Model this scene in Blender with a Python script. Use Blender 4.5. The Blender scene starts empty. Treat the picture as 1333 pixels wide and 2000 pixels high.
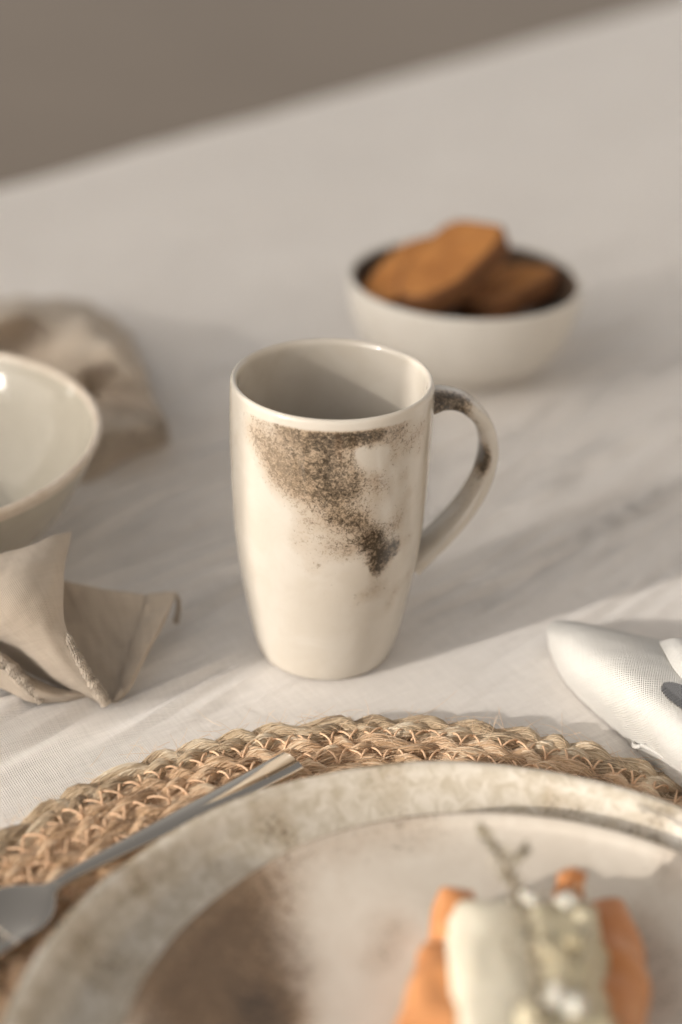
import bpy, math, random
import numpy as np
from mathutils import Vector, Matrix

S = bpy.context.scene
COL = S.collection
rng = np.random.default_rng(7)
random.seed(7)
R = math.radians
PI = math.pi

# ------------------------------------------------------------------ camera
cd = bpy.data.cameras.new('camera')
cam = bpy.data.objects.new('camera', cd)
COL.objects.link(cam)
S.camera = cam
cd.sensor_fit = 'VERTICAL'
cd.sensor_height = 36.0
cd.sensor_width = 24.0
cd.lens = 2977 / 2000 * 36.0
cd.clip_start = 0.02
cd.clip_end = 400
pitch, roll, camh = R(29.21), R(1.86), 0.3754
fw = Vector((0, math.cos(pitch), -math.sin(pitch)))
rt0 = Vector((1, 0, 0))
up0 = rt0.cross(fw)
rt = rt0 * math.cos(roll) + up0 * math.sin(roll)
up = rt.cross(fw)
cam.matrix_world = Matrix(((rt.x, up.x, -fw.x, 0), (rt.y, up.y, -fw.y, 0), (rt.z, up.z, -fw.z, camh), (0, 0, 0, 1)))
cd.dof.use_dof = True
cd.dof.focus_distance = 0.588
cd.dof.aperture_fstop = 2.8

# ------------------------------------------------------------------ world, sun, exposure
SUN_EL, SUN_AZ = R(18), R(34)          # light travels towards +x, a little away from the camera
w = bpy.data.worlds.new('World')
S.world = w
w.use_nodes = True
nt = w.node_tree
nt.nodes.clear()
out = nt.nodes.new('ShaderNodeOutputWorld')
bg = nt.nodes.new('ShaderNodeBackground')
sky = nt.nodes.new('ShaderNodeTexSky')
sky.sky_type = 'NISHITA'
sky.sun_disc = False
sky.sun_elevation = SUN_EL
sx, sy = -math.cos(SUN_AZ), -math.sin(SUN_AZ)
sky.sun_rotation = math.atan2(sx, sy)
sky.dust_density = 3.0
sky.air_density = 1.0
hs = nt.nodes.new('ShaderNodeHueSaturation')
hs.inputs['Saturation'].default_value = 0.12
nt.links.new(sky.outputs[0], hs.inputs['Color'])
wm = nt.nodes.new('ShaderNodeMix')
wm.data_type = 'RGBA'; wm.blend_type = 'MULTIPLY'
wm.inputs[0].default_value = 1.0
wm.inputs[7].default_value = (1.0, .955, .905, 1)
nt.links.new(hs.outputs[0], wm.inputs[6])
nt.links.new(wm.outputs[2], bg.inputs['Color'])
nt.links.new(bg.outputs[0], out.inputs[0])
bg.inputs['Strength'].default_value = 0.11
sd = bpy.data.lights.new('sun', 'SUN')
sd.energy = 2.0
sd.angle = R(0.5)
sd.color = (1.0, 0.93, 0.84)
sun = bpy.data.objects.new('sun', sd)
COL.objects.link(sun)
tosun = Vector((sx * math.cos(SUN_EL), sy * math.cos(SUN_EL), math.sin(SUN_EL)))
sun.rotation_euler = tosun.to_track_quat('Z', 'Y').to_euler()
sun.location = (-3, -1.5, 2.5)
S.view_settings.view_transform = 'Standard'
S.view_settings.look = 'None'
S.view_settings.gamma = 1
S.view_settings.exposure = 0.76
S.cycles.use_denoising = True
S.cycles.max_bounces = 8
S.cycles.transmission_bounces = 8
S.cycles.sample_clamp_indirect = 6

# ------------------------------------------------------------------ helpers
def mesh(name, V, F, smooth=True, attrs=None):
    me = bpy.data.meshes.new(name)
    V = np.asarray(V, dtype=np.float32)
    if isinstance(F, np.ndarray):
        n, k = F.shape
        me.vertices.add(len(V))
        me.vertices.foreach_set('co', V.ravel())
        me.loops.add(n * k)
        me.polygons.add(n)
        me.loops.foreach_set('vertex_index', F.astype(np.int32).ravel())
        me.polygons.foreach_set('loop_start', np.arange(0, n * k, k, dtype=np.int32))
        me.polygons.foreach_set('loop_total', np.full(n, k, dtype=np.int32))
        me.update(calc_edges=True)
        me.validate()
    else:
        me.from_pydata([tuple(map(float, v)) for v in V], [], [tuple(int(i) for i in f) for f in F])
        me.update()
    if smooth:
        me.polygons.foreach_set('use_smooth', np.ones(len(me.polygons), dtype=bool))
    for k_, a in (attrs or {}).items():
        at = me.attributes.new(k_, 'FLOAT', 'POINT')
        at.data.foreach_set('value', np.asarray(a, dtype=np.float32))
    return me

def obj(name, me, mat=None, parent=None, loc=None):
    o = bpy.data.objects.new(name, me)
    COL.objects.link(o)
    if mat is not None and me is not None and len(me.materials) == 0:
        me.materials.append(mat)
    if parent is not None:
        o.parent = parent
    if loc is not None:
        o.location = loc
    return o

def tag(o, label=None, cat=None, group=None, kind=None):
    if label: o['label'] = label
    if cat: o['category'] = cat
    if group: o['group'] = group
    if kind: o['kind'] = kind
    return o

def thing(name, label, cat, loc=(0, 0, 0), rz=0.0, group=None):
    o = bpy.data.objects.new(name, None)
    o.empty_display_size = 0.02
    COL.objects.link(o)
    o.location = loc
    o.rotation_euler = (0, 0, rz)
    return tag(o, label, cat, group)

def grid_faces(nu, nv, closed_u=False, off=0):
    iu = np.arange(nu if closed_u else nu - 1)
    iv = np.arange(nv - 1)
    a, b = np.meshgrid(iu, iv)
    a = a.ravel(); b = b.ravel()
    a2 = (a + 1) % nu
    return np.stack([b * nu + a, b * nu + a2, (b + 1) * nu + a2, (b + 1) * nu + a], 1) + off

def spline(P, n):
    """Catmull-Rom through the rows of P, n samples."""
    P = np.asarray(P, float)
    m = len(P)
    t = np.linspace(0, m - 1, n)
    i = np.clip(np.floor(t).astype(int), 0, m - 2)
    f = (t - i).reshape((-1,) + (1,) * (P.ndim - 1))
    p0 = np.where((i > 0).reshape(f.shape), P[np.maximum(i - 1, 0)], 2 * P[i] - P[i + 1])
    p3 = np.where((i < m - 2).reshape(f.shape), P[np.minimum(i + 2, m - 1)], 2 * P[i + 1] - P[i])
    p1, p2 = P[i], P[i + 1]
    return 0.5 * (2 * p1 + (p2 - p0) * f + (2 * p0 - 5 * p1 + 4 * p2 - p3) * f ** 2 + (3 * p1 - p0 - 3 * p2 + p3) * f ** 3)

def lathe(prof, n=160, m=None, rfun=None):
    """prof: (r,z) list -> closed-around mesh arrays; m resamples with a spline."""
    prof = np.asarray(prof, float)
    if m: prof = spline(prof, m)
    th = np.linspace(0, 2 * PI, n, endpoint=False)
    r = prof[:, 0][:, None] * np.ones(n)[None]
    z = prof[:, 1][:, None] * np.ones(n)[None]
    if rfun is not None: r, z = rfun(r, z, th[None])
    V = np.stack([r * np.cos(th), r * np.sin(th), z], -1).reshape(-1, 3)
    return V, grid_faces(n, len(prof), True)

def sines(P, scale, seed, n=9, aniso=None):
    """smooth random field (sum of sines), about -1..1"""
    g = np.random.default_rng(seed)
    P = np.asarray(P, float)
    o = 0
    for k in range(n):
        d = g.normal(size=P.shape[-1])
        if aniso is not None: d = d * aniso
        d = d / (np.linalg.norm(d) + 1e-9) * g.uniform(.6, 1.7) * 2 * PI / scale
        o = o + np.sin(P @ d + g.uniform(0, 6.28)) * g.uniform(.5, 1)
    return o / math.sqrt(n) / .55

def tubes(paths, rads, sides=4, caps=True, tint=None):
    """many tubes of equal point count. paths (k,n,3), rads (k,n)"""
    paths = np.asarray(paths, float)
    k, n, _ = paths.shape
    rads = np.broadcast_to(np.asarray(rads, float), (k, n))
    T = np.gradient(paths, axis=1)
    T /= np.linalg.norm(T, axis=2, keepdims=True) + 1e-12
    ref = np.zeros_like(T); ref[..., 2] = 1
    bad = np.abs(T[..., 2]) > .95
    ref[bad] = (1, 0, 0)
    A = np.cross(ref, T); A /= np.linalg.norm(A, axis=2, keepdims=True) + 1e-12
    B = np.cross(T, A)
    th = np.arange(sides) / sides * 2 * PI
    V = paths[:, :, None] + rads[:, :, None, None] * (A[:, :, None] * np.cos(th)[None, None, :, None] + B[:, :, None] * np.sin(th)[None, None, :, None])
    base = grid_faces(sides, n, True)
    F = (base[None] + (np.arange(k) * n * sides)[:, None, None]).reshape(-1, 4)
    V = V.reshape(-1, 3)
    at = None
    if tint is not None:
        at = np.repeat(np.asarray(tint, float), n * sides)
    return V, F, at

def patch(rows, nu=60, nv=60, wr=0.0, wscale=.02, seed=1):
    P = np.array(rows, float)               # (rows, cols, 3)
    A = spline(P, nv)
    B = spline(A.transpose(1, 0, 2), nu).transpose(1, 0, 2)     # (nv, nu, 3)
    if wr:
        du = np.gradient(B, axis=1); dv = np.gradient(B, axis=0)
        N = np.cross(du, dv); N /= np.linalg.norm(N, axis=2, keepdims=True) + 1e-12
        B = B + N * (wr * sines(B.reshape(-1, 3), wscale, seed, 12).reshape(nv, nu)
                     + wr * .35 * sines(B.reshape(-1, 3), wscale * .35, seed + 5, 12).reshape(nv, nu))[..., None]
    return B

def cloth_obj(name, B, mat, parent, thick=.0011):
    nv, nu = B.shape[:2]
    me = mesh(name, B.reshape(-1, 3), grid_faces(nu, nv))
    lu = np.r_[0, np.cumsum(np.linalg.norm(np.diff(B, axis=1), axis=2).mean(0))]
    lv = np.r_[0, np.cumsum(np.linalg.norm(np.diff(B, axis=0), axis=2).mean(1))]
    uvv = np.stack(np.meshgrid(lu, lv), -1).reshape(-1, 2)
    li = np.zeros(len(me.loops), dtype=np.int32); me.loops.foreach_get('vertex_index', li)
    me.uv_layers.new(name='UVMap').data.foreach_set('uv', uvv[li].astype(np.float32).ravel())
    o = obj(name, me, mat, parent)
    s = o.modifiers.new('thickness', 'SOLIDIFY')
    s.thickness = thick
    s.offset = 0
    return o

# ------------------------------------------------------------------ material helpers
def mat(name):
    m = bpy.data.materials.new(name)
    m.use_nodes = True
    return m, m.node_tree, m.node_tree.nodes['Principled BSDF']

def N(t, kind, **kw):
    n = t.nodes.new(kind)
    for k, v in kw.items():
        if k in n.inputs: n.inputs[k].default_value = v
        else: setattr(n, k, v)
    return n

def L(t, a, b): t.links.new(a, b)

def noise(t, scale, detail=3, rough=.55, vec=None, dist=0.0):
    n = N(t, 'ShaderNodeTexNoise')
    n.inputs['Scale'].default_value = scale
    n.inputs['Detail'].default_value = detail
    n.inputs['Roughness'].default_value = rough
    n.inputs['Distortion'].default_value = dist
    if vec is not None: L(t, vec, n.inputs['Vector'])
    return n.outputs['Fac']

def ramp(t, fac, stops):
    n = N(t, 'ShaderNodeValToRGB')
    cr = n.color_ramp
    while len(cr.elements) < len(stops): cr.elements.new(.5)
    for e, (p, c) in zip(cr.elements, stops):
        e.position = p
        e.color = (*c, 1) if not isinstance(c, (int, float)) else (c, c, c, 1)
    L(t, fac, n.inputs['Fac'])
    return n.outputs['Color']

def math_(t, op, a, b=None, c=None, clamp=False):
    n = N(t, 'ShaderNodeMath', operation=op, use_clamp=clamp)
    for i, v in enumerate((a, b, c)):
        if v is None: continue
        if isinstance(v, (int, float)): n.inputs[i].default_value = v
        else: L(t, v, n.inputs[i])
    return n.outputs[0]

def mixc(t, fac, a, b, mode='MIX'):
    n = N(t, 'ShaderNodeMix', data_type='RGBA', blend_type=mode)
    if isinstance(fac, (int, float)): n.inputs[0].default_value = fac
    else: L(t, fac, n.inputs[0])
    for i, v in ((6, a), (7, b)):
        if isinstance(v, tuple): n.inputs[i].default_value = (*v, 1)
        else: L(t, v, n.inputs[i])
    return n.outputs[2]

def bump(t, p, h, dist, strength=1.0):
    n = N(t, 'ShaderNodeBump')
    n.inputs['Strength'].default_value = strength
    n.inputs['Distance'].default_value = dist
    L(t, h, n.inputs['Height'])
    L(t, n.outputs[0], p.inputs['Normal'])

def objco(t): return N(t, 'ShaderNodeTexCoord').outputs['Object']

def attr(t, name): return N(t, 'ShaderNodeAttribute', attribute_name=name).outputs['Fac']

def linen(name, col, col2, pitch=.0009, rot=20, dist=.00022, sheen=.25, slub=.10, uv=False, crease=0.0):
    m, t, p = mat(name)
    co = N(t, 'ShaderNodeTexCoord').outputs['UV'] if uv else objco(t)
    mp = N(t, 'ShaderNodeMapping'); mp.inputs['Rotation'].default_value = (0, 0, R(rot))
    L(t, co, mp.inputs['Vector'])
    v = mp.outputs[0]
    hs_ = []
    for d in ('X', 'Y'):
        wv = N(t, 'ShaderNodeTexWave', wave_type='BANDS', bands_direction=d)
        wv.inputs['Scale'].default_value = 2 * PI / (20 * pitch)
        wv.inputs['Distortion'].default_value = 1.2
        wv.inputs['Detail'].default_value = 1.0
        wv.inputs['Detail Scale'].default_value = 2.5
        L(t, v, wv.inputs['Vector'])
        st = N(t, 'ShaderNodeMapping')
        st.inputs['Scale'].default_value = (60, 900, 200) if d == 'X' else (900, 60, 200)
        L(t, v, st.inputs['Vector'])
        sl = noise(t, 1.0, 2, .5, st.outputs[0])
        hs_.append((wv.outputs['Fac'], sl))
    h = math_(t, 'MAXIMUM', hs_[0][0], hs_[1][0])
    prod = math_(t, 'MULTIPLY', hs_[0][0], hs_[1][0])
    h = math_(t, 'ADD', h, prod)
    sl = math_(t, 'ADD', hs_[0][1], hs_[1][1])
    h = math_(t, 'ADD', h, math_(t, 'MULTIPLY', sl, 1.2))
    big = noise(t, 9, 4, .6, co)
    f = math_(t, 'ADD', math_(t, 'MULTIPLY', sl, .5), math_(t, 'MULTIPLY', math_(t, 'SUBTRACT', big, .5), .6))
    c = ramp(t, f, [(.25, col2), (.75, col)])
    gaps = math_(t, 'MULTIPLY_ADD', h, slub, 1 - slub * 1.6)
    g = N(t, 'ShaderNodeCombineColor'); [L(t, gaps, g.inputs[i]) for i in range(3)]
    c = mixc(t, 1.0, c, g.outputs[0], 'MULTIPLY')
    L(t, c, p.inputs['Base Color'])
    p.inputs['Roughness'].default_value = .85
    p.inputs['Sheen Weight'].default_value = sheen
    p.inputs['Sheen Roughness'].default_value = .45
    p.inputs['Specular IOR Level'].default_value = .25
    if crease:
        r1 = N(t, 'ShaderNodeMapping'); r1.inputs['Rotation'].default_value = (0, 0, R(-45))
        L(t, co, r1.inputs['Vector'])
        s1 = N(t, 'ShaderNodeMapping'); s1.inputs['Scale'].default_value = (9, 85, 1)
        L(t, r1.outputs[0], s1.inputs['Vector'])
        k1 = noise(t, 1.0, 3, .5, s1.outputs[0], .6)
        h = math_(t, 'ADD', math_(t, 'MULTIPLY', h, dist), math_(t, 'MULTIPLY', k1, crease))
        bump(t, p, h, 1.0, .9)
    else:
        bump(t, p, h, dist, .9)
    return m

M_cloth = linen('table_linen', (.80, .755, .71), (.71, .665, .62), rot=-33, sheen=.5, crease=.0015)
M_beige = linen('beige_linen', (.56, .475, .385), (.50, .42, .335), pitch=.0006, rot=15, dist=.00012, sheen=.2, slub=.06, uv=True)
M_white = linen('white_linen', (.70, .685, .65), (.66, .64, .605), pitch=.00085, rot=40, dist=.00022, sheen=.2, slub=.05, uv=True)
M_hem = linen('hem_thread', (.60, .52, .43), (.48, .40, .32), pitch=.0008, rot=50, dist=.0004, sheen=.2, slub=.16)

# ceramic with sponged pigment: 'pigment' says how much, 'dark' how dark
def glaze(name, base, base2, tan, dark, scale=650., rough=.13, fine=.35, soft=.10, bigs=60):
    m, t, p = mat(name)
    co = objco(t)
    pg = attr(t, 'pigment'); dk = attr(t, 'dark')
    n1 = noise(t, scale, 3, .62, co, .9)
    n2 = noise(t, scale * 2.6, 2, .5, co, .4)
    nn = math_(t, 'ADD', math_(t, 'MULTIPLY', n1, 1 - fine), math_(t, 'MULTIPLY', n2, fine))
    # a thin tan wash, then brown specks, then near-black specks: each where noise beats its threshold
    n3 = noise(t, scale * .45, 3, .6, co, 1.5)
    big = noise(t, bigs, 4, .6, co, .8)
    b = ramp(t, big, [(.36, base2), (.62, base)])
    wash = math_(t, 'MULTIPLY', math_(t, 'SUBTRACT', math_(t, 'MULTIPLY', pg, 1.6), math_(t, 'MULTIPLY_ADD', n3, .45, .12)), 1.0, clamp=True)
    b = mixc(t, wash, b, tan)
    thr = math_(t, 'MULTIPLY_ADD', pg, -.42, .70)
    a = math_(t, 'DIVIDE', math_(t, 'SUBTRACT', nn, thr), soft, clamp=True)
    b = mixc(t, math_(t, 'MULTIPLY', a, .80), b, tuple(.42 * x for x in tan))
    nd = math_(t, 'ADD', math_(t, 'MULTIPLY', nn, .65), math_(t, 'MULTIPLY', n3, .35))
    thr2 = math_(t, 'MULTIPLY_ADD', dk, -.33, .635)
    a2 = math_(t, 'DIVIDE', math_(t, 'SUBTRACT', nd, thr2), soft * 1.1, clamp=True)
    c = mixc(t, math_(t, 'MULTIPLY', a2, .93), b, dark)
    L(t, c, p.inputs['Base Color'])
    p.inputs['Roughness'].default_value = rough
    p.inputs['Coat Weight'].default_value = .3
    p.inputs['Coat Roughness'].default_value = .06
    bump(t, p, noise(t, 180, 3, .5, co), .00025, .35)
    return m

M_mug = glaze('mug_glaze', (.58, .535, .47), (.55, .50, .43), (.40, .30, .205), (.036, .027, .018), 560, .09, .35, .19)
M_inner = glaze('plate_glaze_cream', (.67, .61, .53), (.62, .555, .475), (.35, .235, .145), (.07, .052, .038), 420, .15, .3, .16)
M_outer = glaze('plate_glaze_sage', (.70, .64, .55), (.53, .465, .365), (.44, .345, .23), (.20, .145, .085), 320, .16, .3, .22, 190)

def ceramic(name, c1, c2, rough=.2, scale=40, bumpd=.0003):
    m, t, p = mat(name)
    co = objco(t)
    L(t, ramp(t, noise(t, scale, 5, .6, co), [(.3, c1), (.7, c2)]), p.inputs['Base Color'])
    p.inputs['Roughness'].default_value = rough
    bump(t, p, noise(t, 160, 3, .5, co), bumpd, .4)
    return m
M_bowl = ceramic('bowl_cream_glaze', (.51, .47, .395), (.46, .42, .345), .10)
M_bowlrim = ceramic('bowl_rim_glaze', (.74, .66, .56), (.62, .51, .40), .25, 120)
M_wbowl = ceramic('bowl_white_glaze', (.66, .625, .57), (.62, .58, .52), .35)
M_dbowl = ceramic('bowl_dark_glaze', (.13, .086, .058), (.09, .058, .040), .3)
M_coffee = ceramic('coffee_liquid', (.05, .025, .012), (.04, .02, .01), .05)

def steel(name, rough=.12, col=(.60, .545, .475)):
    m, t, p = mat(name)
    co = objco(t)
    p.inputs['Base Color'].default_value = (*col, 1)
    p.inputs['Metallic'].default_value = 1
    L(t, ramp(t, noise(t, 900, 3, .6, co), [(.3, rough * .8), (.7, rough * 1.3)]), p.inputs['Roughness'])
    return m
M_steel = steel('polished_steel', .08)
M_blade = steel('blade_steel', .25, (.42, .40, .38))

def jute(name, cols, rough=.7):
    m, t, p = mat(name)
    tn = attr(t, 'tint')
    co = objco(t)
    f = math_(t, 'ADD', tn, math_(t, 'MULTIPLY', math_(t, 'SUBTRACT', noise(t, 260, 3, .6, co), .5), .5))
    L(t, ramp(t, f, [(0, cols[0]), (.4, cols[1]), (.75, cols[2]), (1, cols[3])]), p.inputs['Base Color'])
    p.inputs['Roughness'].default_value = rough
    p.inputs['Sheen Weight'].default_value = .15
    p.inputs['Specular IOR Level'].default_value = .4
    return m
M_jute_out = jute('jute_fibre_grey', [(.24, .165, .10), (.50, .375, .24), (.68, .54, .375), (.82, .71, .55)], .5)
M_jute_in = jute('jute_fibre_gold', [(.27, .16, .085), (.58, .38, .22), (.77, .55, .36), (.88, .71, .51)], .5)
M_core = jute('jute_core', [(.26, .16, .08), (.36, .235, .12), (.44, .29, .155), (.50, .34, .2)])

def plain(name, c1, c2, scale, rough=.6, bd=0.0, sss=0.0, bscale=None):
    m, t, p = mat(name)
    co = objco(t)
    nz = noise(t, scale, 5, .6, co)
    L(t, ramp(t, nz, [(.3, c1), (.7, c2)]), p.inputs['Base Color'])
    p.inputs['Roughness'].default_value = rough
    if sss:
        p.inputs['Subsurface Weight'].default_value = sss
        p.inputs['Subsurface Radius'].default_value = (.006, .003, .0015)
        p.inputs['Subsurface Scale'].default_value = 1.0
    if bd: bump(t, p, noise(t, bscale or scale * 2, 4, .6, co), bd, .8)
    return m
M_thread = plain('sewing_thread', (.72, .46, .28), (.80, .56, .37), 300, .6)
M_floor = plain('concrete_floor', (.165, .133, .104), (.185, .150, .118), 1.2, .7, .001)
M_wall = plain('plaster_wall', (.40, .35, .29), (.44, .385, .32), 3, .9, .002)
M_wood = plain('table_wood', (.28, .18, .10), (.34, .22, .13), 20, .5)
M_rusk = plain('toasted_crumb', (.34, .125, .028), (.52, .225, .058), 75, .85, .003, 0, 260)
M_crust = plain('toasted_crust', (.13, .05, .015), (.20, .08, .024), 90, .8, .001)
M_salmon = plain('smoked_salmon', (.52, .195, .06), (.64, .30, .125), 60, .38, .0008, .08)
M_cheese = plain('soft_white_cheese', (.72, .665, .54), (.68, .615, .48), 40, .5, .0006, .1)
M_fill = plain('creamy_filling', (.64, .585, .44), (.46, .385, .235), 90, .45, .0015, .1, 200)
M_cream = plain('white_cream', (.68, .655, .59), (.63, .60, .53), 50, .3, .0005, .2)
M_herb = plain('dried_herb_leaf', (.27, .23, .165), (.36, .315, .24), 200, .8)
M_stem = plain('dried_herb_stem', (.17, .12, .07), (.22, .16, .10), 200, .8)
M_jug = ceramic('shade_goblet_glaze', (.55, .47, .38), (.5, .42, .33), .3)

# ------------------------------------------------------------------ setting
floor_z = -0.75
fl = obj('floor', mesh('floor', [(-60, -60, floor_z), (60, -60, floor_z), (60, 60, floor_z), (-60, 60, floor_z)], [(0, 1, 2, 3)], False), M_floor)
tag(fl, kind='structure')

# a sheer curtain added out of view beyond the table's left end: it glows with the sun behind it and its upright edge throws the line of shade across the cloth
sdir = np.array([math.cos(SUN_AZ), math.sin(SUN_AZ)])
E0 = np.array([-.020, .543]) - sdir * 1.2
wd = np.array([-sdir[1], sdir[0]])
wn = -sdir
def boxpts(a, b, nrm, th, z0, z1):
    p = [a, b, b + nrm * th, a + nrm * th]
    V = [(*q, z0) for q in p] + [(*q, z1) for q in p]
    return V, [(3, 2, 1, 0), (4, 5, 6, 7), (0, 1, 5, 4), (1, 2, 6, 5), (2, 3, 7, 6), (3, 0, 4, 7)]
def sheer(name, open_, trans):
    m_, t_, p_ = mat(name)
    tr = N(t_, 'ShaderNodeBsdfTranslucent'); tr.inputs['Color'].default_value = (.90, .875, .84, 1)
    df = N(t_, 'ShaderNodeBsdfDiffuse'); L(t_, ramp(t_, noise(t_, 300, 2, .5, objco(t_)), [(.3, (.80, .78, .74)), (.7, (.86, .84, .80))]), df.inputs['Color'])
    mx_ = N(t_, 'ShaderNodeMixShader'); mx_.inputs[0].default_value = 1 - trans
    L(t_, tr.outputs[0], mx_.inputs[1]); L(t_, df.outputs[0], mx_.inputs[2])
    tp = N(t_, 'ShaderNodeBsdfTransparent'); m2_ = N(t_, 'ShaderNodeMixShader'); m2_.inputs[0].default_value = open_     # the open weave
    L(t_, mx_.outputs[0], m2_.inputs[1]); L(t_, tp.outputs[0], m2_.inputs[2])
    L(t_, m2_.outputs[0], t_.nodes['Material Output'].inputs['Surface'])
    t_.nodes.remove(p_)
    return m_
M_sheer = sheer('sheer_scrim', .24, .92)
M_gauze = sheer('gauze_scrim', .84, .7)
def scrim(label, start, dirn_, length, m_, seed):
    n_, k_ = 240, 14
    cu = np.linspace(0, length, n_)
    cz = np.linspace(floor_z + .02, 1.75, k_)
    fold = .028 * (np.sin(cu * 41 + seed) + .5 * np.sin(cu * 67 + 1 + seed)) * np.clip(cu / .15, 0, 1)
    CV = np.array([(*(start + dirn_ * u + wn * (f * (1.1 - .15 * z))), z) for z in cz for u, f in zip(cu, fold)])
    org = np.array([start[0], start[1], floor_z])
    t = thing('scrim', label, 'scrim', org)
    obj('fabric', mesh('fabric', CV - org, grid_faces(n_, k_)), m_, t)
    V, F, _ = tubes([[(*(start + dirn_ * q), 1.77) for q in (.0, length * .5, length + .1)]], .014, 12)
    obj('rod', mesh('rod', V - org, F), M_wood, t)
scrim('added unseen dense white sheer curtain hanging past the left end of the table', E0, wd, 2.7, M_sheer, 0)
scrim('added unseen thin gauze curtain hanging left of the place setting, nearer the camera', E0 - wd * .012 - wn * .02, -wd, 1.6, M_gauze, 2)  # second added cloth, out of view: weakens the direct sun and adds glow

# an unseen wall added on the right to block the sky's light from there
def wbox(name, x0, x1, y0, y1, z0, z1, m, parent=None):
    V, F = boxpts(np.array([x0, y0]), np.array([x1, y0]), np.array([0, 1.]), y1 - y0, z0, z1)
    return obj(name, mesh(name, V, F, False), m, parent)
hw = wbox('sky_block_wall', 2.6, 2.85, -3.0, 2.2, floor_z, 2.6, M_wall)
tag(hw, 'unseen brown plastered wall added on the right to block sky light', 'wall')
# ------------------------------------------------------------------ table and cloth
T0 = np.array([-.2837, 1.1987]); TU = np.array([.618, .786]); TV = np.array([.786, -.618])
U0, U1, VW = -1.25, 2.9, 1.35
def tpt(u, v, z): 
    q = T0 + TU * u + TV * v
    return (q[0], q[1], z)
table = thing('table', 'long wooden table hidden under the pale linen cloth', 'table', (0, 0, floor_z))
def tbox(name, u0, u1, v0, v1, z0, z1):
    V = [tpt(u, v, z - floor_z) for z in (z0, z1) for (u, v) in ((u0, v0), (u1, v0), (u1, v1), (u0, v1))]
    return obj(name, mesh(name, V, [(0, 1, 2, 3), (7, 6, 5, 4), (4, 5, 1, 0), (5, 6, 2, 1), (6, 7, 3, 2), (7, 4, 0, 3)], False), M_wood, table)
tbox('tabletop', U0 + .02, U1 - .02, .014, VW - .014, -.04, -.0065)
for u in (U0 + .1, U1 - .18):
    for v in (.08, VW - .16):
        tbox('leg', u, u + .08, v, v + .08, floor_z, -.041)

def cloth_height(X, Y):
    """fine creases of the linen: ridges running away to the right"""
    a = R(47)
    s = X * math.cos(a) + Y * math.sin(a)
    q = -X * math.sin(a) + Y * math.cos(a)
    P2 = np.stack([s * .15, q], -1)
    wq = q + .010 * sines(P2, .11, 3, 8) + .004 * sines(P2, .04, 4, 8)
    h = 0
    for lam, amp, sd_ in ((.040, .30, 1), (.021, .55, 2), (.0140, .70, 5), (.0100, .50, 6)):
        env = np.clip(.5 + .6 * sines(P2, lam * 4.2, 20 + sd_, 8), 0, 1.3)
        h = h + amp * env * np.sin(2 * PI * (wq / lam) + 2.0 * sines(P2, lam * 3, 40 + sd_, 7))
    # the strip nearest the camera is pulled smooth; the far cloth is flatter too
    d = (-(X + .0888) * .454 + (Y - .5045) * .891)         # distance behind the shade line
    far = np.clip((d + .06) / .09, 0, 1); far = far * far * (3 - 2 * far)
    fade = 1 - .75 * np.clip((d - .12) / .35, 0, 1)
    amp = (.07 + .93 * far) * fade
    soft = .0009 * sines(np.stack([X, Y], -1), .22, 9, 8)
    return .0023 * h * amp + soft * .6

nu_ = int((U1 - U0) / .0062)
us = np.linspace(U0, U1, nu_)
vt = np.arange(0.014, VW - .014, .0028)
rad = .014
arc = [(rad - rad * math.cos(x), -rad + rad * math.sin(x)) for x in np.linspace(0, PI / 2, 6)]     # v, z from hanging to flat
hang = [(0, -.26), (0, -.2), (0, -.15), (0, -.1), (0, -.06), (0, -.035)]
prof_v = hang + arc + [(v, 0) for v in vt[1:]] + [(VW - v, z) for v, z in arc[::-1]] + [(VW - v, z) for v, z in hang[::-1]]
pv = np.array(prof_v)
UU, VV = np.meshgrid(us, pv[:, 0])
ZZ = np.repeat(pv[:, 1][:, None], nu_, 1)
X = T0[0] + TU[0] * UU + TV[0] * VV
Y = T0[1] + TU[1] * UU + TV[1] * VV
flat = np.clip(1 + ZZ / rad, 0, 1)
Hh = cloth_height(X, Y)
# keep the cloth level under the things standing on it
for (cx, cy, r0) in ((-.0051, .553, .034), (.0296, .3095, .19), (.075, .86, .05), (-.209, .616, .07)):
    dd = np.hypot(X - cx, Y - cy)
    kk = np.clip((dd - r0) / .02, 0, 1)
    Hh = Hh * kk
ZZ = ZZ + Hh * flat - .0006
hangk = np.clip(-ZZ / .2, 0, 1)
sw = .012 * hangk * sines(np.stack([UU, UU * 0 + VV], -1), .2, 77, 8)
sgn = np.where(VV < VW / 2, -1, 1)
X = X + TV[0] * sgn * np.abs(sw); Y = Y + TV[1] * sgn * np.abs(sw)
tc = obj('tablecloth', mesh('tablecloth', np.stack([X, Y, ZZ], -1).reshape(-1, 3), grid_faces(nu_, len(pv))), M_cloth)
tag(tc, 'pale oatmeal linen tablecloth with fine creases covering the whole table', 'tablecloth')

# ------------------------------------------------------------------ mug
MX, MY = -.0051, .553
mug = thing('mug', 'tall cream mug with a dark brown sponged stain and a handle', 'mug', (MX, MY, .0002))
outer = [(0, .003), (.018, .0028), (.0225, .0022), (.0245, .0004), (.0270, .0), (.0292, .0007), (.0306, .0034), (.0326, .0105), (.0344, .02), (.0359, .03), (.0373, .04), (.0384, .05), (.0393, .06),
         (.0399, .07), (.0404, .08), (.0407, .09), (.0409, .10), (.0410, .11), (.0409, .118), (.0407, .1235), (.0403, .1262), (.0395, .1273), (.0386, .1270), (.0379, .1258), (.0376, .123)]
innerp = [(.0377, .11), (.0375, .09), (.0368, .07), (.0356, .05), (.034, .03), (.031, .014), (.024, .0075), (.012, .006), (0.0, .006)]
po = np.array(outer + innerp)
po[:, 0] *= 1 - .03 * np.clip((.055 - po[:, 1]) / .05, 0, 1)
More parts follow.
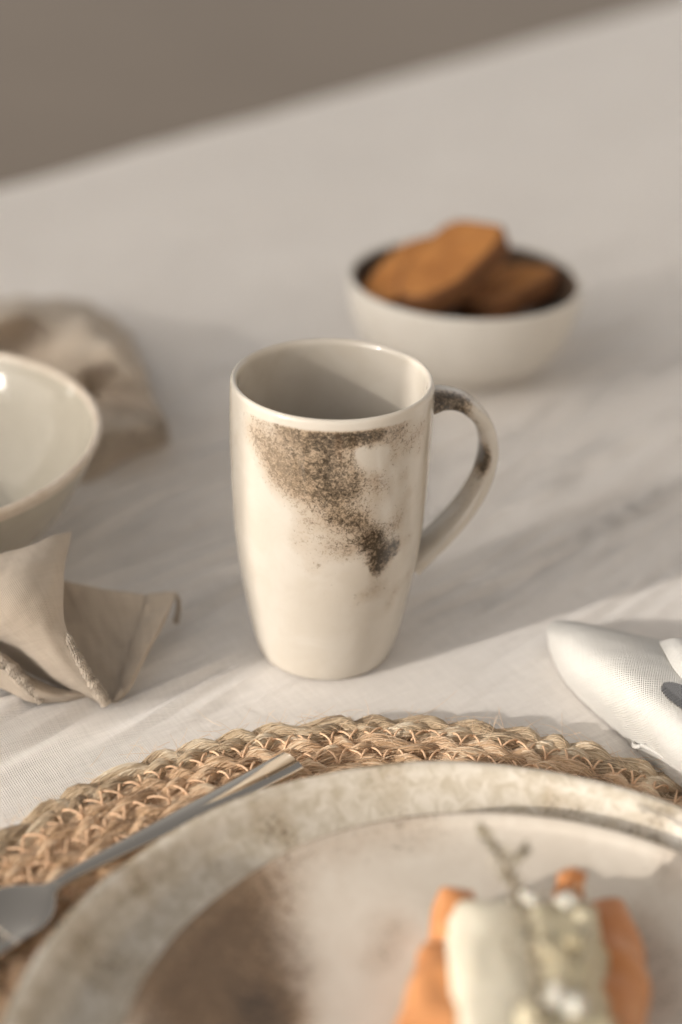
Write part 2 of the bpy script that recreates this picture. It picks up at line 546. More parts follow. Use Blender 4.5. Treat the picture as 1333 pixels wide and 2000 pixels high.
# resample densely along the length
def dense(pr, m):
    pr = spline(pr, 900)
    s = np.r_[0, np.cumsum(np.hypot(*np.diff(pr, axis=0).T))]
    q = np.linspace(0, s[-1], m)
    return np.stack([np.interp(q, s, pr[:, 0]), np.interp(q, s, pr[:, 1])], 1)
pr = dense(po, 330)
V, F = lathe(pr, 300)
is_out = np.repeat(np.arange(len(pr)) < np.argmax(pr[:, 1]), 300)
# stain: soft spots placed over the near side: centre on the wall, size, weight, darkness
spots = [
 ((-0.0285,-0.0292,0.1168), .0090, .55, .05), ((-0.0227,-0.0341,0.1100), .0090, .55, .08), ((-0.0192,-0.0360,0.1012), .0080, .5, .05), ((-0.0164,-0.0372,0.1220), .0075, .70, .30), ((-0.0105,-0.0394,0.1186), .0080, .65, .40),
 ((-0.0038,-0.0405,0.1215), .0065, .75, .65), ((0.0038,-0.0404,0.1228), .0065, .80, .75), ((0.0115,-0.0390,0.1230), .0065, .85, .75), ((0.0183,-0.0363,0.1228), .0060, .75, .60), ((0.0271,-0.0304,0.1209), .0060, .62, .40), ((0.0349,-0.0212,0.1160), .0055, .50, .30), ((0.0306,-0.0272,0.1122), .0055, .48, .25), ((0.0235,-0.0335,0.1147), .0050, .45, .30), ((0.0350,-0.0212,0.1067), .0045, .36, .15), ((0.0164,-0.0372,0.1206), .0050, .5, .55), ((0.0088,-0.0398,0.1174), .0045, .5, .45), ((0.0012,-0.0409,0.1154), .0055, .5, .55), ((0.0071,-0.0403,0.1099), .0040, .45, .4), ((0.0181,-0.0366,0.1018), .0045, .45, .35), ((0.0102,-0.0396,0.1042), .0050, .6, .5), ((0.0292,-0.0285,0.0990), .0040, .34, .2), ((0.0317,-0.0255,0.0907), .0040, .3, .1), ((0.0262,-0.0305,0.0771), .0055, .5, .35), ((0.0329,-0.0223,0.0679), .0045, .34, .15),
 ((-0.0162,-0.0376,0.1066), .0085, .55, .15), ((-0.0083,-0.0401,0.1060), .0085, .70, .40), ((-0.0006,-0.0410,0.1078), .0075, .75, .55), ((-0.0141,-0.0382,0.0959), .0065, .45, .10), ((-0.0062,-0.0403,0.0962), .0075, .60, .25), ((0.0016,-0.0408,0.0979), .0080, .80, .55),
 ((0.0095,-0.0397,0.0976), .0055, .60, .45), ((0.0039,-0.0404,0.0865), .0080, .75, .45), ((0.0119,-0.0387,0.0835), .0070, .72, .55), ((0.0172,-0.0362,0.0742), .0065, .90, .9), ((0.0216,-0.0332,0.0656), .0058, 1.0, 1.0), ((0.0267,-0.0294,0.0671), .0045, .8, .9), ((0.0198,-0.0339,0.0600), .0045, .8, .85),
 ((0.0204,-0.0353,0.0956), .0070, .48, .15), ((0.0279,-0.0293,0.0834), .0060, .36, .10), ((0.0248,-0.0326,0.1077), .0045, .32, .15), ((-0.0080,-0.0397,0.0834), .0070, .42, .10), ((-0.0118,-0.0382,0.0732), .0065, .32, .05), ((0.0003,-0.0400,0.0723), .0075, .42, .10), ((0.0083,-0.0391,0.0709), .0060, .50, .25),
 ((-0.0056,-0.0390,0.0622), .0065, .28, .0), ((0.0213,-0.0318,0.0491), .0060, .42, .25), ((0.0151,-0.0349,0.0472), .0050, .32, .05), ((0.0288,-0.0245,0.0449), .0055, .38, .05), ((0.0260,-0.0262,0.0371), .0050, .34, .0), ((0.0340,-0.0172,0.0479), .0050, .30, .0),
 ((0.0008,-0.0383,0.0500), .0060, .20, .0), ((-0.0074,-0.0370,0.0440), .0050, .18, .0), ((-0.0158,-0.0354,0.0548), .0050, .14, .0), ((0.0112,-0.0357,0.0414), .0050, .22, .0),
 ((.030, .022, .075), .012, .5, .3), ((.020, .034, .095), .012, .6, .5), ((-.015, .036, .06), .011, .5, .4), ((-.034, .015, .10), .009, .35, .2)]
holes = [((0.0158,-0.0378,0.1116), .0036, .95), ((0.0124,-0.0390,0.1136), .0028, .8), ((0.0206,-0.0353,0.1133), .0026, .7), ((0.0128,-0.0369,0.0573), .0050, .9), ((0.0071,-0.0384,0.0575), .0045, .6)]
keep = np.ones(len(V)); dark = np.zeros(len(V))
for c, r, a, d in spots:
    g = a * np.exp(-((V - np.array(c)) ** 2).sum(1) / r ** 2)
    keep *= 1 - np.clip(g * 1.0, 0, 1)
    dark = 1 - (1 - dark) * (1 - np.clip(g * d * 1.6, 0, 1))
pig = 1 - keep
for c, r, a in holes:
    g = a * np.exp(-(((V - np.array(c)) ** 2).sum(1) / r ** 2) ** 1.5)
    g = np.clip(g * (.8 + .5 * sines(V, .0045, 17, 10)), 0, 1)
    pig *= 1 - g; dark *= 1 - g
dark *= is_out * np.clip((.1232 - V[:, 2]) / .0012, 0, 1)
pig *= np.clip((.1238 - V[:, 2]) / .0012, 0, 1) * is_out
pig += .03 * is_out * np.clip((V[:, 2] - .02) / .01, 0, 1)
obj('body', mesh('body', V, F, attrs={'pigment': pig, 'dark': dark}), M_mug, mug)
# handle: a broad flat strap
HA = R(13)
hd = np.array([math.cos(HA), math.sin(HA)])
hp = spline(np.array([(.0385, .1135), (.0460, .1150), (.0550, .1122), (.0635, .1035), (.0672, .0910), (.0655, .0775), (.0592, .0640), (.0500, .0520), (.0420, .0440), (.0360, .0390)]), 70)
tg = np.gradient(hp, axis=0); tg /= np.linalg.norm(tg, axis=1, keepdims=True)
nr = np.stack([-tg[:, 1], tg[:, 0]], 1)
ns = 28
tt = np.linspace(0, 2 * PI, ns, endpoint=False)
wid = np.interp(np.linspace(0, 1, 70), [0, .15, .5, .85, 1], [.0090, .0080, .0080, .0090, .0104])
thk = np.interp(np.linspace(0, 1, 70), [0, .15, .5, .85, 1], [.0046, .0036, .0034, .0039, .0050])
cc = np.sign(np.cos(tt)) * np.abs(np.cos(tt)) ** .75
ss = np.sign(np.sin(tt)) * np.abs(np.sin(tt)) ** .85
off = thk[:, None] * ss[None]
lat = wid[:, None] * cc[None]
rr = hp[:, 0][:, None] + nr[:, 0][:, None] * off
zz = hp[:, 1][:, None] + nr[:, 1][:, None] * off
HV = np.stack([rr * hd[0] - lat * hd[1], rr * hd[1] + lat * hd[0], zz], -1).reshape(-1, 3)
hs_pos = np.repeat(np.linspace(0, 1, 70), ns)
nearside = np.tile(-cc, 70)
outside = np.tile(-ss, 70)
inside = np.tile(ss, 70)
hpig = .95 * np.exp(-((hs_pos - .11) / .13) ** 4) * np.clip(nearside * 1.3 + inside * .4 - .1, 0, 1) + .4 * np.exp(-((hs_pos - .3) / .12) ** 2) * np.clip(outside + nearside * .5 - .3, 0, 1) + .95 * np.exp(-((hs_pos - .47) / .065) ** 2) * np.clip(outside * 1.2 + nearside * .3 - .25, 0, 1) + .35 * np.exp(-((hs_pos - .62) / .2) ** 2) * np.clip(outside, 0, 1)
obj('handle', mesh('handle', HV, grid_faces(ns, 70, True), attrs={'pigment': np.clip(hpig, 0, 1), 'dark': np.clip(hpig * .9, 0, 1)}), M_mug, mug)
# coffee in the mug
V, F = lathe([(.0001, .0805), (.02, .0805), (.034, .0806), (.0368, .0812)], 64)
cf = obj('coffee', mesh('coffee', V - np.array([0, 0, .0805]), F), M_coffee, None, (MX, MY, .0805))
tag(cf, 'dark coffee standing inside the tall cream mug', 'coffee')

# ------------------------------------------------------------------ white bowl with dark inside, and rusks
BX, BY = .0689, .8552
wb = thing('bowl', 'small white bowl with a dark brown inside holding toasted rusks', 'bowl', (BX, BY, .0003))
outp = [(0, .004), (.028, .004), (.031, .001), (.034, 0), (.037, .003), (.046, .0085), (.0565, .0175), (.0640, .0305), (.0680, .0445), (.0694, .0550), (.0696, .0580), (.0690, .0592), (.0678, .0593), (.0666, .0582), (.0664, .0579)]
inp = [(.0664, .0580), (.0662, .0570), (.0660, .0555), (.0640, .0455), (.0585, .032), (.050, .019), (.038, .010), (.020, .0065), (0.0, .006)]
V, F = lathe(outp, 128, 60); obj('outer_shell', mesh('outer_shell', V, F), M_wbowl, wb)
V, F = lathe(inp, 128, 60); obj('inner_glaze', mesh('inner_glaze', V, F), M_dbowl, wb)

def slice_obj(loc, xaxis, yaxis, ln, wd_, th, label, seed):
    """toasted slice: rounded outline in x-y, thickness along z, crumb faces and crust band"""
    g = np.random.default_rng(seed)
    n = 72
    a = np.linspace(0, 2 * PI, n, endpoint=False)
    ex = .74
    ox = ln / 2 * np.sign(np.cos(a)) * np.abs(np.cos(a)) ** ex
    oy = wd_ / 2 * np.sign(np.sin(a)) * np.abs(np.sin(a)) ** (ex * .9) * (1 + .12 * np.cos(a))
    wob = 1 + .03 * np.sin(3 * a + g.uniform(0, 6)) + .02 * np.sin(5 * a + g.uniform(0, 6))
    ox *= wob; oy *= wob
    x = Vector(xaxis).normalized(); y = Vector(yaxis); y = (y - x * y.dot(x)).normalized(); z = x.cross(y)
    t = thing('rusk', label, 'rusk', loc, 0, 'toasted rusks in the white bowl')
    t.rotation_mode = 'QUATERNION'
    t.rotation_quaternion = Matrix((x, y, z)).transposed().to_quaternion()
    # crust
    rings = [(.93, -.5), (.985, -.46), (1.0, -.3), (1.0, .3), (.985, .46), (.93, .5)]
    V = [(ox[i] * k, oy[i] * k, zz_ * th) for k, zz_ in rings for i in range(n)]
    obj('crust', mesh('crust', V, grid_faces(n, len(rings), True)), M_crust, t)
    for s in (-1, 1):
        ks = [.94, .8, .6, .4, .2, .02]
        P = np.array([(ox[i] * k, oy[i] * k, s * th * .5) for k in ks for i in range(n)])
        P[:, 2] += s * (-.0004 + .0007 * sines(P[:, :2], .012, seed + 3, 10))
        P[:n, 2] = s * th * .495
        F = grid_faces(n, len(ks), True)
        if s > 0: F = F[:, ::-1]
        obj('crumb', mesh('crumb', P, F[:, ::-1]), M_rusk, t)
    return t
slice_obj((0.0593,0.8490,0.0670), (.50, .69, .32), (-.75, .60, -.125), .078, .047, .0150, 'topmost toasted rusk leaning over the rim of the white bowl', 5)
slice_obj((0.0365,0.8558,0.0580), (.52, .69, .30), (-.75, .60, -.16), .070, .042, .0130, 'rusk half hidden behind the topmost rusk on its left', 6)
slice_obj((0.0937,0.8654,0.0460), (.62, .66, .12), (-.62, .62, -.18), .066, .046, .0130, 'darker rusk lying low in the right half of the white bowl', 7)

# ------------------------------------------------------------------ cream bowl on the left
CBX, CBY = -.209, .616
cb = thing('bowl', 'cream glazed bowl with a pale worn rim cut by the left picture edge', 'bowl', (CBX, CBY, .0003))
op = [(0, .005), (.040, .005), (.044, .001), (.048, 0), (.052, .004), (.066, .014), (.080, .029), (.091, .047), (.0965, .059)]
rp = [(.0965, .059), (.0985, .0632), (.0982, .0650), (.0968, .0656), (.0955, .0648), (.0948, .0632)]
ip = [(.0948, .0632), (.092, .055), (.085, .042), (.072, .027), (.056, .015), (.036, .009), (0.0, .008)]
V, F = lathe(op, 160, 60); obj('outer_wall', mesh('outer_wall', V, F), M_bowl, cb)
def wobr(r, z, th): return r + .0004 * np.sin(7 * th) + .0003 * np.sin(13 * th + 1), z + .0005 * np.sin(5 * th)
V, F = lathe(rp, 160, 24); obj('rim', mesh('rim', V, F), M_bowlrim, cb)
V, F = lathe(ip, 160, 60); obj('inner_glaze', mesh('inner_glaze', V, F), M_bowl, cb)

# ------------------------------------------------------------------ beige napkins
n2 = thing('napkin', 'crumpled beige linen napkin lying behind the cream bowl', 'napkin', (-0.1652,0.8072,0.0000))
def local(B, root): return B - np.array(root.location)
rows = [[(-0.2765,0.9155,0.0021), (-0.2461,0.9272,0.0028), (-0.2268,0.9307,0.0042), (-0.2059,0.9272,0.0070), (-0.1852,0.9236,0.0084), (-0.1633,0.9201,0.0056), (-0.1434,0.9026,0.0021)],
        [(-0.2400,0.7909,0.0425), (-0.2123,0.7961,0.0450), (-0.1948,0.7960,0.0475), (-0.1820,0.8173,0.0425), (-0.1686,0.8310,0.0375), (-0.1471,0.8264,0.0350), (-0.1284,0.8510,0.0084)],
        [(-0.2555,0.8361,0.0070), (-0.2263,0.8417,0.0056), (-0.2095,0.8493,0.0056), (-0.1923,0.8413,0.0070), (-0.1605,0.7918,0.0325), (-0.1349,0.7789,0.0450), (-0.1109,0.7738,0.0250)],
        [(-0.2470,0.8018,0.0028), (-0.2179,0.8041,0.0028), (-0.2011,0.8084,0.0021), (-0.1835,0.8103,0.0028), (-0.1605,0.7866,0.0175), (-0.1270,0.7536,0.0425), (-0.1011,0.7314,0.0325)],
        [(-0.2347,0.7564,0.0084), (-0.2086,0.7643,0.0056), (-0.1932,0.7713,0.0028), (-0.1737,0.7743,0.0021), (-0.1549,0.7825,0.0021), (-0.1370,0.7901,0.0056), (-0.0951,0.7139,0.0300)],
        [(-0.2099,0.7231,0.0070), (-0.1892,0.7274,0.0056), (-0.1748,0.7375,0.0042), (-0.1584,0.7390,0.0056), (-0.1365,0.7195,0.0175), (-0.1189,0.7115,0.0250), (-0.0921,0.7162,0.0213)],
        [(-0.1932,0.6954,0.0007), (-0.1776,0.6965,0.0007), (-0.1618,0.6976,0.0007), (-0.1451,0.6931,0.0007), (-0.1282,0.6957,0.0014), (-0.1154,0.7181,0.0014), (-0.0938,0.7387,0.0028)]]
cloth_obj('cloth', local(patch(rows, 130, 130, .0011, .03, 11), n2), M_beige, n2, .0014)

n1 = thing('napkin', 'beige linen napkin with rolled stitched hems folded in front of the cream bowl', 'napkin', (-0.1164,0.5302,0.0000))
rows = [[(-0.1775,0.5522,0.0300), (-0.1544,0.5270,0.0500), (-0.1382,0.5306,0.0540), (-0.1267,0.5362,0.0550), (-0.1191,0.5460,0.0540), (-0.1141,0.5566,0.0500)],
        [(-0.1739,0.5364,0.0260), (-0.1492,0.5122,0.0460), (-0.1342,0.5116,0.0530), (-0.1239,0.5167,0.0550), (-0.1164,0.5249,0.0520), (-0.1128,0.5333,0.0470)],
        [(-0.1677,0.5272,0.0220), (-0.1465,0.5067,0.0400), (-0.1304,0.5008,0.0480), (-0.1208,0.5039,0.0500), (-0.1137,0.5083,0.0470), (-0.1106,0.5140,0.0420)],
        [(-0.1606,0.5301,0.0140), (-0.1426,0.5121,0.0280), (-0.1267,0.4991,0.0390), (-0.1171,0.4973,0.0420), (-0.1106,0.4993,0.0390), (-0.1068,0.5011,0.0360)],
        [(-0.1485,0.5312,0.0080), (-0.1330,0.5174,0.0180), (-0.1200,0.5020,0.0270), (-0.1116,0.4964,0.0300), (-0.1056,0.4968,0.0280), (-0.1016,0.4967,0.0260)],
        [(-0.1271,0.5194,0.0040), (-0.1178,0.5114,0.0090), (-0.1103,0.5026,0.0140), (-0.1046,0.4980,0.0160), (-0.0999,0.4976,0.0150), (-0.0965,0.4999,0.0120)],
        [(-0.1031,0.5090,0.0010), (-0.1006,0.5064,0.0015), (-0.0979,0.5031,0.0030), (-0.0960,0.5018,0.0030), (-0.0944,0.5008,0.0030), (-0.0931,0.5012,0.0020)]]
A = patch(rows, 90, 110, .0003, .026, 21)
cloth_obj('folded_panel', local(A, n1), M_beige, n1)
rows = [[(-0.1328,0.5583,0.0300), (-0.1205,0.5516,0.0300), (-0.1098,0.5521,0.0270), (-0.0969,0.5527,0.0240), (-0.0830,0.5550,0.0210), (-0.0702,0.5606,0.0185)],
        [(-0.1293,0.5480,0.0190), (-0.1193,0.5469,0.0180), (-0.1080,0.5443,0.0170), (-0.0959,0.5434,0.0160), (-0.0844,0.5416,0.0155), (-0.0737,0.5400,0.0165)],
        [(-0.1241,0.5343,0.0100), (-0.1152,0.5329,0.0100), (-0.1058,0.5322,0.0090), (-0.0954,0.5305,0.0090), (-0.0863,0.5273,0.0095), (-0.0790,0.5240,0.0110)],
        [(-0.1131,0.5187,0.0030), (-0.1075,0.5172,0.0030), (-0.1015,0.5164,0.0030), (-0.0948,0.5147,0.0035), (-0.0889,0.5125,0.0045), (-0.0840,0.5107,0.0055)],
        [(-0.0994,0.5057,0.0010), (-0.0972,0.5044,0.0010), (-0.0946,0.5039,0.0010), (-0.0925,0.5040,0.0010), (-0.0904,0.5041,0.0010), (-0.0886,0.5046,0.0012)]]
Cc = patch(rows, 90, 90, .00032, .020, 31)
cloth_obj('back_panel', local(Cc, n1), M_beige, n1)
# turned hem along the right edge of the back panel
hemB = Cc[:, 72:, :].copy()
nrmC = np.cross(np.gradient(hemB, axis=1), np.gradient(hemB, axis=0)); nrmC /= np.linalg.norm(nrmC, axis=2, keepdims=True)
nrmC *= np.where(nrmC[..., 2:3] < 0, -1, 1)
pk = np.sin(np.linspace(0, PI, hemB.shape[1]))[None, :, None] * (.0006 + .0005 * np.sin(np.linspace(0, 30, hemB.shape[0]))[:, None, None])
cloth_obj('hem_band', local(hemB + nrmC * (.0011 + pk), n1), M_beige, n1, .0009)
# underside flap below the raised corner
rows = [[(-0.0703,0.5613,0.0180), (-0.0704,0.5588,0.0130), (-0.0723,0.5602,0.0040)],
        [(-0.0687,0.5580,0.0170), (-0.0688,0.5579,0.0110), (-0.0708,0.5621,0.0020)],
        [(-0.0698,0.5601,0.0172), (-0.0696,0.5589,0.0090), (-0.0705,0.5632,0.0010)]]
cloth_obj('corner_flap', local(patch(rows, 14, 14), n1), M_beige, n1)
rows = [[(-0.1684,0.5354,0.0140), (-0.1490,0.5253,0.0120), (-0.1352,0.5192,0.0080), (-0.1240,0.5110,0.0060), (-0.1133,0.5079,0.0040), (-0.1019,0.5085,0.0030)],
        [(-0.1604,0.5070,0.0240), (-0.1446,0.5087,0.0200), (-0.1336,0.5056,0.0150), (-0.1241,0.5011,0.0100), (-0.1134,0.5009,0.0060), (-0.1011,0.5064,0.0030)],
        [(-0.1625,0.5081,0.0060), (-0.1491,0.5131,0.0040), (-0.1366,0.5087,0.0030), (-0.1245,0.5002,0.0030), (-0.1154,0.5017,0.0020), (-0.1013,0.5067,0.0010)]]
D = patch(rows, 70, 30, .0003, .02, 41)
cloth_obj('front_flap', local(D, n1), M_beige, n1)
# rolled, overstitched hems
def hem(path, r0, r1, parent, seed):
    P = spline(np.array(path, float), 70)
    r = np.linspace(r0, r1, 70) * (1 + .05 * np.sin(np.arange(70) * 1.7) + .08 * np.sin(np.arange(70) * .61 + seed))
    r[0] *= .4; r[-1] *= .3
    V, F, _ = tubes(P[None], r[None], 14)
    V = V + (V - np.repeat(P, 14, 0)) * (.10 * sines(V, .004, seed, 10))[:, None]
    o = obj('hem', mesh('hem', local(V, parent), F), M_hem, parent)
    # overcast stitches wound round the roll
    n = 34
    ps = []
    for k in range(n):
        i = 4 + int(k * 62 / n)
        T = P[min(i + 1, 69)] - P[i - 1]; T /= np.linalg.norm(T)
        up_ = np.array([0, 0, 1.]); a_ = np.cross(up_, T); a_ /= np.linalg.norm(a_); b_ = np.cross(T, a_)
        q = np.linspace(-.3, PI + .3, 8)
        ps.append([P[i] + T * .0011 * (x / PI - .5) + (a_ * math.cos(x) + b_ * math.sin(x)) * r[i] * 1.08 for x in q])
    V, F, _ = tubes(ps, .00022, 4)
    obj('stitching', mesh('stitching', local(V, parent), F), M_hem, o)['kind'] = 'stuff'
hem([(-0.1070,0.5011,0.0365), (-0.1038,0.4964,0.0320), (-0.1013,0.4953,0.0275), (-0.0986,0.4962,0.0200), (-0.0956,0.4982,0.0120), (-0.0927,0.5002,0.0030)], .0013, .0024, n1, 3)
hem([(-0.1494,0.5121,0.0210), (-0.1381,0.5069,0.0190), (-0.1317,0.5050,0.0165), (-0.1260,0.5017,0.0120), (-0.1221,0.5012,0.0070), (-0.1185,0.5005,0.0030)], .0030, .0020, n1, 8)

# ------------------------------------------------------------------ placemat of braided jute
PX, PY = .0296, .3095
pm = thing('placemat', 'round placemat of braided jute with orange stitching under the plates', 'placemat', (PX, PY, 0))
ROWP, R_OUT = .0125, .1745
NB = 5
per = .051
def braid_phase(rc, s):
    """the plait was pulled by hand: its lobes come longer and shorter"""
    a = s / rc
    j = round(rc * 1000)
    return 2 * PI * s / per + .40 * np.sin(7 * a + j) + .25 * np.sin(17 * a + 2.3 * j) + .22 * np.sin(29 * a + j * .7)
def braid_pt(rc, s, k, dr=0., dz=0.):
    """point on strand k of a braid at arc length s round radius rc"""
    ph = braid_phase(rc, s) + 2 * PI * k / 3
    x = .0041 * np.sin(ph)
    z = .0017 * np.sin(2 * ph + .4)
    r = rc + x + dr
    a = s / rc
    return r, a, .0058 + z + dz
for b in range(NB):
    rc = R_OUT - b * ROWP
    Lc = 2 * PI * rc
    nper = round(Lc / per)
    scale_s = Lc / (nper * per)
    br = bpy.data.objects.new('braid', None); COL.objects.link(br); br.parent = pm; br.empty_display_size = .01
    n = int(Lc / .0028)
    su = np.linspace(0, nper * per, n)
    mt = M_jute_out if b == 0 else M_jute_in
    for k in range(3):
        nf = 74
        g = np.random.default_rng(100 * b + k)
        # core
        r, a, z = braid_pt(rc, su, k)
        a = su * scale_s / rc
        ph_ = braid_phase(rc, su) + 2 * PI * k / 3
        core = np.stack([r * np.cos(a), r * np.sin(a), z], -1)[None]
        crad = .0034 * (1 + .16 * np.sin(2 * ph_ - .9) + .06 * np.sin(su * 190 + k))
        Vc, Fc, tcore = tubes(core, crad[None], 9, tint=[.32])
        # fine fibres lie on the core along the half that can be seen; they wander along the strand
        s2 = su[(su * scale_s / rc < PI + .4)][::1]
        s2 = np.r_[s2[::1]] - .0
        s2 = np.linspace(-.36 * rc / scale_s, (PI + .4) * rc / scale_s, int((PI + .76) * rc / .0030))
        n2_ = len(s2)
        ph = braid_phase(rc, s2) + 2 * PI * k / 3
        cr2 = .0034 * (1 + .16 * np.sin(2 * ph - .9) + .06 * np.sin(s2 * 190 + k))
        ang = g.uniform(-.5, PI + .5, nf)[:, None] + .55 * np.sin(s2[None] * g.uniform(60, 160, (nf, 1)) + g.uniform(0, 6, (nf, 1))) + .9 * np.sin(ph)[None]
        loose = cr2[None] * (.97 + .10 * g.random((nf, 1))) + .00030 * np.clip(np.sin(s2[None] * g.uniform(90, 330, (nf, 1)) + g.uniform(0, 6, (nf, 1))), -.3, 1)
        r0 = rc + .0041 * np.sin(ph)[None] + loose * np.cos(ang)
        z0 = .0058 + .0017 * np.sin(2 * ph + .4)[None] + loose * np.sin(ang)
        aa = (s2 * scale_s / rc)[None]
        fp = np.stack([r0 * np.cos(aa), r0 * np.sin(aa), np.maximum(z0, .0006)], -1)
        fr = g.uniform(.00013, .00034, (nf, 1)) * np.ones((1, n2_))
        tint = np.clip(g.normal(.58 if b else .52, .2, nf), .05, 1)
        Vf, Ff, tf = tubes(fp, fr, 3, tint=tint)
        # slow change of colour from lobe to lobe
        Vall = np.concatenate([Vc, Vf]); Fall = np.concatenate([Fc, Ff + len(Vc)])
        tall = np.concatenate([tcore, tf]) + .20 * sines(Vall, .03, 300 + b * 3 + k, 8)
        obj('strand', mesh('strand', Vall, Fall, attrs={'tint': np.clip(tall, 0, 1)}), mt, br)
# plain inner mat under the plates
V, F = lathe([(0, .001), (.10, .001), (.1175, .001), (.118, .004), (.1175, .0085), (.10, .009), (.04, .009), (0.0, .009)], 96)
obj('mat_centre', mesh('mat_centre', V, F, attrs={'tint': np.full(len(V), .5)}), M_core, pm)
# zig-zag sewing threads between the braids
th_path = np.array([(-.5, 0, .0), (-.42, 0, .45), (-.2, 0, .8), (.05, 0, .95), (.3, 0, .75), (.45, 0, .4), (.5, 0, .0)])
thp = spline(th_path, 10) * np.array([.0076, 1, .0022])
V, F, _ = tubes(thp[None], .00044, 6)
th_me = mesh('stitch', V, F); th_me.materials.append(M_thread)
camxy = np.array([0, 0, camh])
allst = []
g = np.random.default_rng(55)
for b in range(4):
    rj = R_OUT - (b + .5) * ROWP
    nz = round(2 * PI * rj / .0087)
    for i in range(nz):
        for s in (-1, 1):
            a = 2 * PI * (i + (.0 if s < 0 else .40) + g.uniform(-.07, .07)) / nz
            r_ = rj + g.uniform(-.0006, .0006)
            tilt = s * (.55 + g.uniform(-.28, .28)) + (PI if s > 0 else 0)
            allst.append((r_ * math.cos(a), r_ * math.sin(a), .0091 + g.uniform(-.0006, .0006), a + tilt, g.uniform(.75, 1.2)))
def vis(st):
    x, y = st[0] + PX, st[1] + PY
    d = math.dist((x, y), (0, 0))
    inplate = math.hypot(x - .0465, y - .294) < .137
    az = abs(math.atan2(x, y))
    return (0 if inplate else 1) * (1 if (az < .26 and y > .3) else .02) / max(d, .05)
allst.sort(key=vis, reverse=True)
for st in allst[:295]:
    o = obj('stitch', th_me, None, pm)
    o.location = st[:3]; o.rotation_euler = (0, 0, st[3]); o.scale = (st[4], 1, 1)
rest = []
for st in allst[295:]:
    c_, s_ = math.cos(st[3]), math.sin(st[3])
    q = thp * np.array([st[4], 1, 1])
    rest.append(np.stack([q[:, 0] * c_ + st[0], q[:, 0] * s_ + st[1], q[:, 2] + st[2]], -1))
V, F, _ = tubes(rest, .00046, 4)
obj('stitching', mesh('stitching', V, F), M_thread, pm)['kind'] = 'stuff'
# loose hairs standing off the jute
nh = 8000
g = np.random.default_rng(77)
bb = g.integers(0, 5, nh); rr_ = R_OUT - bb * ROWP + g.normal(0, .0042, nh)
aa_ = g.uniform(-.2, PI + .35, nh)
base = np.stack([rr_ * np.cos(aa_), rr_ * np.sin(aa_), .0085 + g.normal(0, .001, nh)], -1)
dirn = np.stack([-np.sin(aa_), np.cos(aa_), g.uniform(.0, .8, nh)], -1) * g.choice([-1, 1], nh)[:, None]
dirn[:, 2] = np.abs(dirn[:, 2])
dirn += g.normal(0, .55, (nh, 3)); dirn[:, 2] = np.abs(dirn[:, 2]) * .6
dirn /= np.linalg.norm(dirn, axis=1, keepdims=True)
ln = g.uniform(.003, .013, nh)
curl = g.normal(0, .6, (nh, 3)); curl[:, 2] -= .35
q = np.linspace(0, 1, 6)
hp_ = base[:, None] + dirn[:, None] * (ln[:, None] * q[None])[..., None] + curl[:, None] * (ln[:, None] * q[None] ** 2 * .5)[..., None]
hp_[..., 2] = np.maximum(hp_[..., 2], .0012)
V, F, tn = tubes(hp_, np.linspace(.00010, .00005, 6)[None] * np.ones((nh, 1)), 3, tint=g.uniform(.5, 1, nh))
obj('loose_fibre', mesh('loose_fibre', V, F, attrs={'tint': tn}), M_jute_in, pm)['kind'] = 'stuff'

# ------------------------------------------------------------------ plates
def plate(name, label, c, z, prof, m, pigfun, n=220, k=150):
    t = thing(name, label, 'plate', (*c, z))
    V, F = lathe(dense(np.array(prof), k), n)
    V = V.copy()
    V[:, 2] += .0004 * sines(V[:, :2], .09, 61, 7)
    pg, dk = pigfun(V)
    obj('body', mesh('body', V, F, attrs={'pigment': pg, 'dark': dk}), m, t)
    return t
op = [(0, .0045), (.070, .0045), (.074, .0008), (.078, .0), (.082, .0018), (.100, .0044), (.115, .0064), (.125, .0084), (.132, .0122), (.1368, .0176), (.1390, .0200), (.1402, .0217), (.1401, .0231), (.1390, .0241), (.1374, .0243), (.1356, .0234),
      (.1335, .0205), (.1300, .0150), (.1240, .0106), (.115, .0088), (.100, .0080), (.075, .0078), (.05, .0078), (0, .0078)]
def pig_outer(V):
    a = np.arctan2(V[:, 1], V[:, 0]); r = np.hypot(V[:, 0], V[:, 1])
    streak = np.clip(sines(np.stack([np.cos(a) * .14, np.sin(a) * .14, r * .15], -1), .012, 71, 14), -1, 1.5)
    blot = np.clip(sines(V, .045, 72, 10) - .35, 0, 1)
    edge = np.exp(-((r - .1398) / .0011) ** 2)
    pg = .12 + .16 * streak + .34 * blot + edge * np.clip(.15 + .7 * sines(V, .03, 73, 9) + .5 * np.sin(a - .9), 0, 1)
    return np.clip(pg, 0, .9), np.clip(edge * .8 + blot * .35, 0, 1)
plate('dinner_plate', 'large sage cream plate with mottled raised rim lying on the jute placemat', (.0463, .2932), .0094, op, M_outer, pig_outer)
ip = [(0, .004), (.050, .004), (.054, .0006), (.058, .0), (.062, .0014), (.080, .0028), (.100, .0044), (.110, .0062), (.1150, .0074), (.1174, .0086), (.1184, .0098), (.1184, .0108), (.1176, .0115), (.1163, .0115), (.1148, .0107),
      (.112, .0086), (.104, .0068), (.090, .0057), (.070, .0053), (.04, .0052), (0, .0052)]
ip = [(r_ * .974, z_ if z_ < .003 else z_ + .0030 * max(0, (r_ - .07) / .048)) for r_, z_ in ip]
IC = np.array([.0560, .2926])
